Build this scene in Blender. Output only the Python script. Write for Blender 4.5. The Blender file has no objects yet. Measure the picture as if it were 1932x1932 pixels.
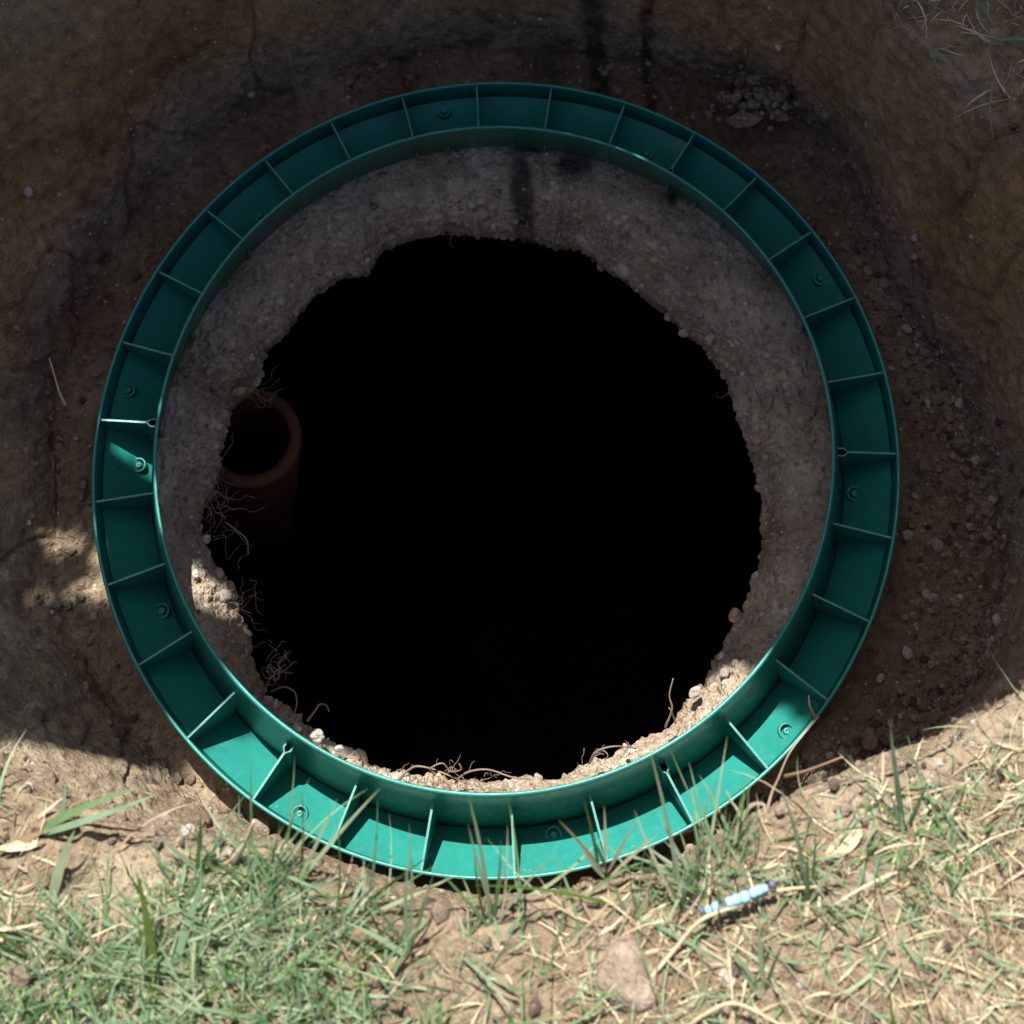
import bpy, math, random
import numpy as np
from mathutils import Matrix, Vector

random.seed(7)
RNG = np.random.default_rng(11)
S = bpy.context.scene
COL = S.collection

# ------------------------------------------------------------------ camera, sky, sun, exposure
CAM_P = np.array([0.04020037674018475, -0.4244568658465574, 1.5263877180397496])
CAM_R = np.array([[0.998142391971778, 0.06083308725548221, 0.003331792884384309],
                  [-0.05245067349185308, 0.8858529534759786, -0.46099183470874705],
                  [-0.030995035071904133, 0.45996073779492597, 0.8873981223149161]])
cam = bpy.data.cameras.new('camera')
camo = bpy.data.objects.new('camera', cam)
COL.objects.link(camo)
m4 = Matrix([list(CAM_R[i]) + [CAM_P[i]] for i in range(3)] + [[0, 0, 0, 1]])
camo.matrix_world = m4
cam.lens = 57.587
cam.sensor_width = 36
cam.shift_y = -0.3955
cam.clip_start = 0.02
cam.clip_end = 500
cam.dof.use_dof = True
cam.dof.focus_distance = 1.47
cam.dof.aperture_fstop = 6.3
S.camera = camo

SUN_EL = 63.0
SUN_AZ = -13.0          # degrees from +Y, towards +X
TO_SUN = Vector((math.sin(math.radians(SUN_AZ)) * math.cos(math.radians(SUN_EL)),
                 math.cos(math.radians(SUN_AZ)) * math.cos(math.radians(SUN_EL)),
                 math.sin(math.radians(SUN_EL))))
w = bpy.data.worlds.new('World')
S.world = w
w.use_nodes = True
bg = w.node_tree.nodes['Background']
sky = w.node_tree.nodes.new('ShaderNodeTexSky')
sky.sky_type = 'NISHITA'
sky.sun_disc = False
sky.sun_elevation = math.radians(SUN_EL)
sky.sun_rotation = math.radians(SUN_AZ)
w.node_tree.links.new(sky.outputs['Color'], bg.inputs['Color'])
sky.air_density = 0.6
sky.dust_density = 2.0
sky.ozone_density = 0.6
bg.inputs['Strength'].default_value = 0.078
sl = bpy.data.lights.new('sun', 'SUN')
sl.energy = 5.0
sl.angle = math.radians(0.35)
sl.color = (1.0, 0.975, 0.93)
so = bpy.data.objects.new('sun', sl)
COL.objects.link(so)
so.rotation_euler = TO_SUN.to_track_quat('Z', 'Y').to_euler()
so.location = (-1, 3, 6)
S.view_settings.view_transform = 'Standard'
S.view_settings.look = 'None'
S.view_settings.gamma = 1
S.view_settings.exposure = 1.0
S.render.engine = 'CYCLES'
S.cycles.max_bounces = 6

# ------------------------------------------------------------------ helpers
F_PX, CX, CY = 3090.5502, 966.0, 201.795


def at(px, py, z):
    """ground point seen at a place of the photograph, on the level z"""
    d = CAM_R @ np.array([(px - CX) / F_PX, -(py - CY) / F_PX, -1.0])
    return CAM_P + (z - CAM_P[2]) / d[2] * d


def hash3(i, j, k, seed):
    n = (i * 73856093) ^ (j * 19349663) ^ (k * 83492791) ^ (seed * 2654435761)
    n = (n ^ (n >> 13)) * 1274126177
    n = n & 0x7fffffff
    n = (n ^ (n >> 15)) * 668265263
    return ((n & 0xffffff) / float(0xffffff))


def vnoise(P, f, seed=0):
    Q = P * f
    I = np.floor(Q).astype(np.int64)
    t = Q - I
    t = t * t * (3 - 2 * t)
    out = 0
    for a in (0, 1):
        for b in (0, 1):
            for c in (0, 1):
                h = hash3(I[:, 0] + a, I[:, 1] + b, I[:, 2] + c, seed)
                wt = (t[:, 0] if a else 1 - t[:, 0]) * (t[:, 1] if b else 1 - t[:, 1]) * (t[:, 2] if c else 1 - t[:, 2])
                out = out + h * wt
    return out * 2 - 1


def fbm(P, f, octv=4, seed=0, gain=0.5):
    o, a, s = 0, 1, 0
    for k in range(octv):
        o = o + a * vnoise(P + 17.3 * k, f * 2.03 ** k, seed + k)
        s += a
        a *= gain
    return o / s


def ss_(t):
    t = np.clip(t, 0, 1)
    return t * t * (3 - 2 * t)


def mk(name, V, F, mats, parent=None, smooth=True, mi=None):
    V = np.asarray(V, float)
    me = bpy.data.meshes.new(name)
    if isinstance(F, np.ndarray):
        n = len(F)
        k = F.shape[1]
        me.vertices.add(len(V))
        me.vertices.foreach_set('co', V.astype(np.float32).ravel())
        me.loops.add(n * k)
        me.loops.foreach_set('vertex_index', F.astype(np.int32).ravel())
        me.polygons.add(n)
        me.polygons.foreach_set('loop_start', np.arange(0, n * k, k, dtype=np.int32))
        me.update(calc_edges=True)
    else:
        me.from_pydata(V.tolist(), [], F)
    for m in (mats if isinstance(mats, (list, tuple)) else [mats]):
        me.materials.append(m)
    if mi is not None:
        me.polygons.foreach_set('material_index', np.asarray(mi, np.int32))
    me.polygons.foreach_set('use_smooth', np.full(len(me.polygons), smooth, bool))
    me.update()
    o = bpy.data.objects.new(name, me)
    COL.objects.link(o)
    if parent:
        o.parent = parent
    return o


def tag(o, label=None, cat=None, group=None, kind=None):
    if label: o['label'] = label
    if cat: o['category'] = cat
    if group: o['group'] = group
    if kind: o['kind'] = kind
    return o


def thing(name, label, cat, loc=(0, 0, 0), group=None):
    o = bpy.data.objects.new(name, None)
    COL.objects.link(o)
    o.location = loc
    o.empty_display_size = 0.05
    return tag(o, label, cat, group)


class MB:
    """collects pieces and links them as one mesh object"""
    def __init__(s):
        s.V, s.F, s.M, s.n = [], [], [], 0

    def add(s, V, F, mat=0):
        V = np.asarray(V, float)
        s.V.append(V)
        s.F += [[i + s.n for i in f] for f in F]
        s.M += [mat] * len(F)
        s.n += len(V)

    def build(s, name, mats, parent=None, smooth=True):
        return mk(name, np.concatenate(s.V), s.F, mats, parent, smooth, s.M)


def grid_faces(nr, nc, wrap):
    a = np.arange(nr - 1)[:, None] * nc
    c = np.arange(nc if wrap else nc - 1)[None]
    c2 = (c + 1) % nc
    return np.stack([a + c, a + c2, a + nc + c2, a + nc + c], -1).reshape(-1, 4)


def lathe(profile, n=360, closed=True):
    a = np.linspace(0, 2 * np.pi, n, endpoint=False)
    pr = list(profile) + ([profile[0]] if closed else [])
    V = np.concatenate([np.stack([r * np.cos(a), r * np.sin(a), 0 * a + z], 1) for r, z in profile])
    m = len(profile)
    idx = list(range(m)) + ([0] if closed else [])
    F = []
    for p, q in zip(idx[:-1], idx[1:]):
        i = np.arange(n)
        j = (i + 1) % n
        F.append(np.stack([p * n + i, q * n + i, q * n + j, p * n + j], 1))
    return V, np.concatenate(F)[:, ::-1]


def catmull(P, n):
    P = [np.asarray(p, float) for p in P]
    P = [2 * P[0] - P[1]] + P + [2 * P[-1] - P[-2]]
    out = []
    for i in range(1, len(P) - 2):
        p0, p1, p2, p3 = P[i - 1:i + 3]
        for t in np.linspace(0, 1, n, endpoint=False):
            out.append(.5 * ((2 * p1) + (-p0 + p2) * t + (2 * p0 - 5 * p1 + 4 * p2 - p3) * t * t + (-p0 + 3 * p1 - 3 * p2 + p3) * t ** 3))
    out.append(P[-2])
    return np.array(out)


def tube(path, r0, r1, k=6, wob=0.0):
    path = np.asarray(path)
    n = len(path)
    T = np.gradient(path, axis=0)
    T /= np.linalg.norm(T, axis=1)[:, None] + 1e-12
    up = np.array([.13, .27, .95])
    A = np.cross(T, up)
    A /= np.linalg.norm(A, axis=1)[:, None] + 1e-9
    B = np.cross(T, A)
    rad = np.linspace(r0, r1, n) * (1 + wob * RNG.uniform(-1, 1, n))
    a = np.linspace(0, 2 * np.pi, k, endpoint=False)
    V = (path[:, None] + rad[:, None, None] * (np.cos(a)[None, :, None] * A[:, None] + np.sin(a)[None, :, None] * B[:, None])).reshape(-1, 3)
    F = grid_faces(n, k, True).tolist()
    F.append(list(range(k))[::-1])
    F.append([(n - 1) * k + i for i in range(k)])
    return V, F


def ico(sub):
    import bmesh
    bm = bmesh.new()
    bmesh.ops.create_icosphere(bm, subdivisions=sub, radius=1)
    V = np.array([v.co[:] for v in bm.verts])
    F = [[v.index for v in f.verts] for f in bm.faces]
    bm.free()
    return V, F


ICO1, ICO2, ICO3 = ico(1), ico(2), ico(4)


def stone(sub, rad, pos, flat=.7, rough=.25, seed=0, rot=None):
    V, F = (ICO1, ICO2, ICO3)[sub]
    V = V * (1 + rough * fbm(V + seed * 3.7, 1.3, 3, seed))[:, None]
    sc = np.array([rad, rad * random.uniform(.65, .95), rad * flat])
    V = V * sc
    a = random.uniform(0, 6.28) if rot is None else rot
    R = np.array([[math.cos(a), -math.sin(a), 0], [math.sin(a), math.cos(a), 0], [0, 0, 1]])
    return V @ R.T + np.asarray(pos), F


# ------------------------------------------------------------------ materials
def mat(name):
    m = bpy.data.materials.new(name)
    m.use_nodes = True
    nt = m.node_tree
    b = nt.nodes['Principled BSDF']
    return m, nt, b


def nd(nt, t, **kw):
    n = nt.nodes.new(t)
    for k, v in kw.items():
        if k in n.inputs:
            n.inputs[k].default_value = v
        else:
            setattr(n, k, v)
    return n


def ramp(nt, fac, stops):
    r = nt.nodes.new('ShaderNodeValToRGB')
    el = r.color_ramp.elements
    while len(el) < len(stops):
        el.new(.5)
    for e, (p, c) in zip(el, stops):
        e.position = p
        e.color = (*c, 1) if len(c) == 3 else c
    nt.links.new(fac, r.inputs['Fac'])
    return r


def mixc(nt, fac, a, b, mode='MIX'):
    n = nt.nodes.new('ShaderNodeMix')
    n.data_type = 'RGBA'
    n.blend_type = mode
    for sock, v in ((n.inputs[0], fac), (n.inputs[6], a), (n.inputs[7], b)):
        if hasattr(v, 'is_output'):
            nt.links.new(v, sock)
        elif isinstance(v, (int, float)):
            sock.default_value = v
        else:
            sock.default_value = (*v, 1)
    return n.outputs[2]


def earth(name, dark, mid, light, speck, wet=False, bump=.0022, scale=1.0, crumb=0.0, sub=False, agg=False):
    m, nt, b = mat(name)
    tc = nd(nt, 'ShaderNodeTexCoord')
    o = tc.outputs['Object']
    n1 = nd(nt, 'ShaderNodeTexNoise', Scale=9 * scale, Detail=8, Roughness=.62)
    n2 = nd(nt, 'ShaderNodeTexNoise', Scale=85 * scale, Detail=7, Roughness=.7)
    n3 = nd(nt, 'ShaderNodeTexNoise', Scale=420 * scale, Detail=4, Roughness=.6)
    vo = nd(nt, 'ShaderNodeTexVoronoi', Scale=260 * scale, Randomness=1)
    for n in (n1, n2, n3, vo):
        nt.links.new(o, n.inputs['Vector'])
    r1 = ramp(nt, n1.outputs['Fac'], [(.3, dark), (.5, mid), (.72, light)])
    r2 = ramp(nt, n2.outputs['Fac'], [(.3, (.55, .55, .55)), (.5, (.98, .97, .96)), (.7, (1.35, 1.33, 1.3))])
    base = r1.outputs['Color']
    if sub:
        sa = nd(nt, 'ShaderNodeAttribute', attribute_name='shade_subsoil')
        rs = ramp(nt, n1.outputs['Fac'], [(.3, (.185, .098, .038)), (.5, (.29, .163, .07)), (.72, (.37, .225, .108))])  # ochre subsoil, reddened to warm the tone of the shaded bank
        base = mixc(nt, sa.outputs['Fac'], base, rs.outputs['Color'])
        da = nd(nt, 'ShaderNodeAttribute', attribute_name='low_dark')
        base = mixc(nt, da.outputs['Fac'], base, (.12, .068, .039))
    if agg:
        va = nd(nt, 'ShaderNodeTexVoronoi', Scale=125, Randomness=1)
        nt.links.new(o, va.inputs['Vector'])
        ra = ramp(nt, va.outputs['Color'], [(.15, (.20, .15, .105)), (.35, (.46, .385, .30)), (.55, (.62, .565, .49)), (.7, (.30, .225, .155)), (.88, (.52, .48, .43))])
        rm = ramp(nt, va.outputs['Distance'], [(.28, (.75, .75, .75)), (.5, (0, 0, 0))])
        base = mixc(nt, rm.outputs['Color'], base, ra.outputs['Color'])
        nb = nd(nt, 'ShaderNodeTexNoise', Scale=17, Detail=7, Roughness=.65)
        nt.links.new(o, nb.inputs['Vector'])
        rb_ = ramp(nt, nb.outputs['Fac'], [(.44, (0, 0, 0)), (.66, (.65, .65, .65))])
        base = mixc(nt, rb_.outputs['Color'], base, (.19, .125, .075))
    c = mixc(nt, 1.0, base, r2.outputs['Color'], 'MULTIPLY')
    sp = ramp(nt, vo.outputs['Color'], [(.84, (0, 0, 0)), (.93, (1, 1, 1))])
    spd = ramp(nt, vo.outputs['Distance'], [(.25, (1, 1, 1)), (.45, (0, 0, 0))])
    mm = nd(nt, 'ShaderNodeMath', operation='MULTIPLY')
    nt.links.new(sp.outputs['Color'], mm.inputs[0])
    nt.links.new(spd.outputs['Color'], mm.inputs[1])
    c = mixc(nt, mm.outputs[0], c, speck)
    if wet:
        at_ = nd(nt, 'ShaderNodeAttribute', attribute_name='stain')
        c = mixc(nt, at_.outputs['Fac'], c, (.016, .014, .014))
    nt.links.new(c, b.inputs['Base Color'])
    b.inputs['Roughness'].default_value = .93
    b.inputs['Specular IOR Level'].default_value = .15
    ad = nd(nt, 'ShaderNodeMath', operation='MULTIPLY_ADD')
    nt.links.new(n3.outputs['Fac'], ad.inputs[0])
    ad.inputs[1].default_value = .55
    nt.links.new(n2.outputs['Fac'], ad.inputs[2])
    bp = nd(nt, 'ShaderNodeBump', Strength=1.0, Distance=bump)
    nt.links.new(ad.outputs[0], bp.inputs['Height'])
    if crumb:
        wn = nd(nt, 'ShaderNodeTexNoise', Scale=60 * scale, Detail=3)
        nt.links.new(o, wn.inputs['Vector'])
        wv = mixc(nt, .035, o, wn.outputs['Color'], 'ADD')
        v2 = nd(nt, 'ShaderNodeTexVoronoi', Scale=150 * scale, Randomness=1)
        v3 = nd(nt, 'ShaderNodeTexVoronoi', Scale=430 * scale, Randomness=1)
        for v in (v2, v3):
            nt.links.new(wv, v.inputs['Vector'])
        inv = nd(nt, 'ShaderNodeMath', operation='MULTIPLY_ADD')
        nt.links.new(v3.outputs['Distance'], inv.inputs[0])
        inv.inputs[1].default_value = .4
        nt.links.new(v2.outputs['Distance'], inv.inputs[2])
        b2 = nd(nt, 'ShaderNodeBump', Strength=.9, Distance=crumb, invert=True)
        nt.links.new(inv.outputs[0], b2.inputs['Height'])
        nt.links.new(bp.outputs['Normal'], b2.inputs['Normal'])
        bp = b2
    nt.links.new(bp.outputs['Normal'], b.inputs['Normal'])
    return m


M_SOIL = earth('soil', (.165, .118, .072), (.268, .205, .136), (.355, .288, .205), (.48, .42, .34), wet=True, sub=True, bump=.003, crumb=.0018)
M_CLOD = earth('clod_soil', (.15, .11, .078), (.25, .195, .145), (.36, .295, .225), (.42, .36, .3), scale=1.3, crumb=.0016)
M_TAN = earth('tan_clod_soil', (.23, .175, .125), (.30, .235, .175), (.36, .29, .22), (.42, .36, .29), scale=1.1, crumb=.0012)
M_DARKCLOD = earth('dark_clod_soil', (.05, .036, .028), (.085, .063, .048), (.13, .10, .08), (.2, .17, .14), scale=1.3)
M_CONC = earth('concrete', (.32, .225, .145), (.50, .405, .30), (.62, .535, .43), (.70, .64, .56), agg=True, wet=True, bump=.0036, scale=.8, crumb=.0028)
M_STONE = earth('pebble_stone', (.22, .185, .15), (.35, .305, .26), (.47, .43, .375), (.55, .52, .48), bump=.001)
M_PINK = earth('pink_stone', (.35, .20, .16), (.45, .28, .23), (.5, .35, .3), (.55, .42, .38), bump=.0005)
M_PALE = earth('pale_stone', (.34, .29, .24), (.46, .41, .35), (.58, .53, .47), (.66, .62, .57), bump=.001)


def plastic(name, col, rough=.38):
    m, nt, b = mat(name)
    tc = nd(nt, 'ShaderNodeTexCoord')
    n1 = nd(nt, 'ShaderNodeTexNoise', Scale=14, Detail=6, Roughness=.65)
    n2 = nd(nt, 'ShaderNodeTexNoise', Scale=160, Detail=5, Roughness=.7)
    n3 = nd(nt, 'ShaderNodeTexNoise', Scale=900, Detail=2, Roughness=.5)
    for n in (n1, n2, n3):
        nt.links.new(tc.outputs['Object'], n.inputs['Vector'])
    d = [c * .8 for c in col]
    l = [min(1, c * 1.12) for c in col]
    r = ramp(nt, n1.outputs['Fac'], [(.3, d), (.6, col), (.8, l)])
    dust = ramp(nt, n2.outputs['Fac'], [(.56, (0, 0, 0)), (.8, (.14, .14, .14))])
    c = mixc(nt, dust.outputs['Color'], r.outputs['Color'], (.24, .25, .2))
    nt.links.new(c, b.inputs['Base Color'])
    rr = ramp(nt, n2.outputs['Fac'], [(.3, (rough - .08,) * 3), (.75, (rough + .2,) * 3)])
    nt.links.new(rr.outputs['Color'], b.inputs['Roughness'])
    b.inputs['Specular IOR Level'].default_value = .5
    bp = nd(nt, 'ShaderNodeBump', Strength=.35, Distance=.0003)
    nt.links.new(n3.outputs['Fac'], bp.inputs['Height'])
    nt.links.new(bp.outputs['Normal'], b.inputs['Normal'])
    return m


M_GREEN = plastic('green_plastic', (.016, .205, .166), .34)
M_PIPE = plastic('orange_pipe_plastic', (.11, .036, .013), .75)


def blade_mat(name, c1, c2, trans=.35, scale=40):
    m, nt, b = mat(name)
    tc = nd(nt, 'ShaderNodeTexCoord')
    n = nd(nt, 'ShaderNodeTexNoise', Scale=scale, Detail=3)
    nt.links.new(tc.outputs['Object'], n.inputs['Vector'])
    r = ramp(nt, n.outputs['Fac'], [(.3, c1), (.7, c2)])
    nt.links.new(r.outputs['Color'], b.inputs['Base Color'])
    b.inputs['Roughness'].default_value = .5
    b.inputs['Specular IOR Level'].default_value = .4
    tr = nd(nt, 'ShaderNodeBsdfTranslucent')
    nt.links.new(r.outputs['Color'], tr.inputs['Color'])
    mx = nd(nt, 'ShaderNodeMixShader', Fac=trans)
    nt.links.new(b.outputs[0], mx.inputs[1])
    nt.links.new(tr.outputs[0], mx.inputs[2])
    nt.links.new(mx.outputs[0], nt.nodes['Material Output'].inputs['Surface'])
    return m


M_G1 = blade_mat('grass_bluegreen', (.13, .215, .115), (.24, .345, .20))
M_G2 = blade_mat('grass_green', (.09, .175, .06), (.19, .29, .12))
M_G3 = blade_mat('grass_pale', (.27, .35, .20), (.38, .44, .27))
M_G4 = blade_mat('grass_olive', (.06, .10, .015), (.11, .16, .03))
M_S1 = blade_mat('straw', (.50, .39, .24), (.66, .55, .37), .2)
M_S2 = blade_mat('dry_brown_grass', (.20, .13, .075), (.34, .24, .15), .15)
M_ROOT = blade_mat('root_bark', (.15, .105, .07), (.27, .20, .14), .05)
M_ROOTP = blade_mat('pink_root', (.22, .155, .108), (.33, .255, .185), .05)
M_BLOCKER = blade_mat('blocker_leaf', (.03, .075, .02), (.06, .12, .03), .12, 8)
M_BLUE = plastic('pale_blue_plastic', (.30, .56, .70), .35)
M_DARKB = plastic('dark_blue_plastic', (.10, .11, .16), .5)
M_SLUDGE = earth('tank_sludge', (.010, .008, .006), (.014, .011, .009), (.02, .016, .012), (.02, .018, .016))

# ------------------------------------------------------------------ the ground: pit and lawn as one sheet
ZG = .26
FOOT = [(0, .452), (10, .432), (18, .425), (28, .437), (39, .465), (50, .46), (60, .442), (71, .437), (85, .428), (105, .437),
        (117, .445), (128, .452), (143, .445), (158, .433), (180, .417), (193, .415), (210, .402), (222, .390), (235, .380),
        (245, .376), (260, .376), (280, .376), (300, .381), (310, .40), (317, .425), (322, .45), (330, .465), (338, .472), (350, .463)]
LIP = [(0, .54), (12, .53), (23, .495), (39, .485), (50, .54), (65, .56), (85, .57), (105, .59), (128, .60), (143, .62), (158, .63),
       (180, .63), (195, .60), (208, .54), (218, .475), (229, .435), (241, .386), (250, .387), (256, .394), (261, .397), (267, .391),
       (272, .388), (281, .385), (286, .390), (291, .393), (297, .391), (302, .391), (306, .402), (312, .426), (317.5, .443),
       (321.6, .456), (325, .467), (333, .486), (345, .52)]


def periodic(tab, th):
    a = np.array([t for t, _ in tab], float)
    v = np.array([x for _, x in tab])
    a = np.concatenate([a - 360, a, a + 360])
    v = np.concatenate([v, v, v])
    k = np.array([.25, .5, .25])
    g = np.arange(-360, 720, 1.0)
    y = np.interp(g, a, v)
    for _ in range(6):
        y = np.convolve(np.pad(y, 1, 'edge'), k, 'valid')
    return np.interp(th, g, y)


NT = 1500
th = np.linspace(0, 360, NT, endpoint=False)
tr = np.radians(th)
foot = periodic(FOOT, th) + .006 * fbm(np.stack([np.cos(tr) * 3, np.sin(tr) * 3, 0 * tr], 1), 3, 3, 5)
lip = periodic(LIP, th) + .006 * fbm(np.stack([np.cos(tr) * 3, np.sin(tr) * 3, 0 * tr + 9], 1), 4, 4, 8)
foot = np.maximum(foot, .3755)
rows_r, rows_z, rows_k = [], [], []
NFL, NWL, NGR = 60, 90, 190
for i in range(NFL):
    t = i / NFL
    rows_r.append(.350 + (foot - .350) * t)
    rows_z.append(np.full(NT, -.012 + .016 * min(1, t * 3)))
    rows_k.append(0)
for i in range(NWL):
    t = i / NWL
    tt = .75 * t + .25 * t * t * (3 - 2 * t)
    bulge = .10 * math.sin(math.pi * t)
    rows_r.append(foot + (lip - foot) * (t * .9 + .1 * t * t - bulge * .4))
    rows_z.append(np.full(NT, .004 + (ZG - .004) * (tt + bulge * .25)))
    rows_k.append(1)
rg = np.concatenate([np.cumsum(np.full(NGR, .0032)), .61 + np.geomspace(.01, 60, 44)])
for x in rg:
    rows_r.append(lip + x)
    rows_z.append(ZG + 0 * lip - .006 * np.exp(-x / .012))
    rows_k.append(2)
Rr, Zz = np.array(rows_r), np.array(rows_z)
NRW = len(Rr)
dr = np.gradient(Rr, axis=0)
dz = np.gradient(Zz, axis=0)
ln = np.hypot(dr, dz) + 1e-9
nr, nz = -dz / ln, dr / ln
P0 = np.stack([Rr * np.cos(tr), Rr * np.sin(tr), Zz], -1).reshape(-1, 3)
kind = np.repeat(np.array(rows_k), NT)
near = np.clip(1.4 - np.linalg.norm(P0[:, :2], axis=1), 0, .4) / .4
d = .010 * fbm(P0, 11, 3, 1) + np.where(kind == 1, .0045, .0065) * fbm(P0, 34, 3, 2) * near
crk = np.abs(fbm(P0 * np.array([1, 1, .6]), 7, 3, 81))
d = d - near * (kind == 1) * .006 * np.clip(1 - crk / .028, 0, 1)
lump = np.abs(fbm(P0, 70, 2, 3))
d = d + near * (np.where(kind == 1, .0040, .0085) * (lump - .25) + .0036 * fbm(P0, 190, 2, 4) * np.where(kind == 1, .6, 1.0))
cr = vnoise(P0, 26, 31) * .5 + vnoise(P0, 55, 33) * .5          # pits and crumbly holes
d = d - near * .008 * np.clip(cr - .42, 0, .2) / .2
rr0 = Rr.ravel()
amp = np.where(kind == 0, np.clip((rr0 - .368) / .02, 0, 1) * .75, 1.0)
amp = np.where(kind == 2, np.where(rr0 < 3, .75, .2), amp)
d = d * amp
far = np.clip((rr0 - 2.5) / 20, 0, 1)
r2 = rr0 + nr.ravel() * d
z2 = Zz.ravel() + nz.ravel() * d + far * .35 * fbm(P0, .12, 3, 6)
low = (kind >= 1) & (z2 < .085)
r2 = np.where(low, np.maximum(r2, .3735), r2)
r2 = np.where((kind == 1), np.maximum(r2, .3725), r2)
z2 = np.where((kind == 0) & (rr0 < .372), np.minimum(z2, .004), z2)
tt2 = np.tile(tr, NRW)
PG = np.stack([r2 * np.cos(tt2), r2 * np.sin(tt2), z2], 1)
ground = mk('ground', PG, grid_faces(NRW, NT, True), M_SOIL)
tag(ground, kind='structure')
# dark water stains running down the far pit wall
st = np.zeros(len(PG))
for (px, wpx, y1) in ((1125, 24, 135), (1222, 13, 150), (1030, 52, 128)):
    c = at(px, 100, .03)
    wd = wpx * .00053
    xx = PG[:, 0] + .006 * fbm(PG, 60, 2, 41)
    g = np.exp(-((xx - c[0]) / wd) ** 4)
    zmax = .5 if px > 1100 else .055
    if px < 1100:
        g = np.exp(-(((xx - c[0]) / wd) ** 2 + ((PG[:, 1] - c[1]) / .022) ** 2) ** 1.5)
    st = np.maximum(st, g * (PG[:, 1] > .3) * (PG[:, 1] < .6))
st = np.clip(st * (.75 + .5 * fbm(PG, 90, 3, 44)), 0, .85)
a_ = ground.data.attributes.new('stain', 'FLOAT', 'POINT')
a_.data.foreach_set('value', st.astype(np.float32))
deg = np.tile(th, NRW)
sbs = np.clip(ss_((PG[:, 2] - .02) / .06) * ss_((.262 - PG[:, 2]) / .03), 0, 1) * np.where(kind == 2, 0, 1)
sbs = np.where((kind == 2) & (PG[:, 1] > .12), .8 * np.clip(1.6 - np.linalg.norm(PG[:, :2], axis=1), 0, 1), sbs)
sbs = sbs * np.clip((np.cos(np.radians(deg - 75)) + .55) / .5, 0, 1) * (.75 + .6 * fbm(PG, 8, 2, 47))  # kept to the shaded side, so its warm shade tone is in the colour
ldk = np.clip(1 - (PG[:, 2] - .005) / .06, 0, 1) * np.where(kind == 2, 0, 1) * np.clip(.75 + .7 * fbm(PG, 13, 3, 48), 0, 1)  # darker brown low in the pit, fading out towards the near left
ldk = ldk * np.clip((np.cos(np.radians(deg - 60)) + .75) / .4, 0, 1) * .8
for nm, va_ in (('shade_subsoil', np.clip(sbs, 0, 1)), ('low_dark', np.clip(ldk, 0, 1))):
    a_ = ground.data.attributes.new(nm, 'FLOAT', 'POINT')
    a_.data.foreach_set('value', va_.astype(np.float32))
PGrid = PG.reshape(NRW, NT, 3)


def ground_z(x, y):
    a = int(round((math.atan2(y, x) % (2 * math.pi)) / (2 * math.pi) * NT)) % NT
    colm = PGrid[:, a]
    r = np.hypot(colm[:, 0], colm[:, 1])
    i = int(np.argmin(np.abs(r - math.hypot(x, y)) + np.where(np.arange(NRW) < NFL, 0, 0)))
    return float(colm[i, 2])


# ------------------------------------------------------------------ the concrete tank: broken lid, walls, sludge
HOLE = [(1.1, .2498), (8.8, .2434), (17.7, .2488), (26.7, .2456), (33.7, .2411), (42, .2367), (50.5, .2373), (58.9, .2432), (65.5, .2533),
        (74.5, .2511), (84.8, .2579), (92.2, .2593), (99.2, .2708), (104.1, .2708), (113.8, .2739), (115.7, .2685), (119.6, .2585),
        (124.8, .2723), (132.2, .2724), (141.7, .2677), (148.1, .2729), (155.3, .2661), (161, .2778), (166.9, .2826), (175.6, .2774),
        (181.9, .2888), (185.8, .2946), (192.1, .2908), (199.3, .2787), (208.2, .2802), (216, .2917), (220.9, .2986), (225.6, .2945),
        (230.4, .2924), (237.1, .2894), (243.6, .2883), (251.5, .2839), (258.4, .2813), (269.1, .2806), (275.9, .2817), (283, .2804),
        (289.3, .2794), (296.8, .2824), (301.1, .2851), (306.4, .2762), (315.1, .2708), (321.1, .2685), (329.2, .2652), (337.1, .2626),
        (344.9, .2601), (352.8, .255)]
tank = thing('concrete_tank', 'buried concrete tank with rough broken round opening under the green ring', 'septic tank', (0, 0, -.006))
NL = 1200
tl = np.linspace(0, 360, NL, endpoint=False)
ta = np.radians(tl)
ha = np.array([a for a, _ in HOLE])
hv = np.array([v for _, v in HOLE])
edge = np.interp(tl, np.concatenate([ha - 360, ha, ha + 360]), np.concatenate([hv] * 3))
cc = np.stack([np.cos(ta), np.sin(ta), 0 * ta], 1)
edge = edge + .0042 * fbm(cc, 16, 3, 21) + .0030 * fbm(cc, 75, 2, 27)
top = np.minimum(edge + .030 + .012 * fbm(cc, 3, 3, 22), .318)
prof = []
for r in np.linspace(.47, .335, 8):
    prof.append((np.full(NL, r), np.full(NL, -.016 if r > .345 else -.004)))
for t in np.linspace(0, 1, 30):
    prof.append((.334 + (top - .334) * t, -.003 - .010 * t * t + 0 * top))
for t in np.linspace(.04, 1, 40):
    prof.append((top + (edge - top) * t ** .85, -.013 - .055 * t ** 1.3 + 0 * top))
for t in np.linspace(.1, 1, 18):
    prof.append((edge + .012 * t, -.068 - .045 * t + 0 * top))
prof.append((edge + .08, -.118 + 0 * top))
prof.append((np.full(NL, .62), -.118 + 0 * top))
LR = np.array([p[0] for p in prof])
LZ = np.array([p[1] for p in prof])
PL = np.stack([LR * np.cos(ta), LR * np.sin(ta), LZ], -1).reshape(-1, 3)
vis = ((LR < .331) & (LZ > -.116)).ravel()
leftness = np.clip(.5 - PL[:, 0] / .3, 0, 1)
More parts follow.
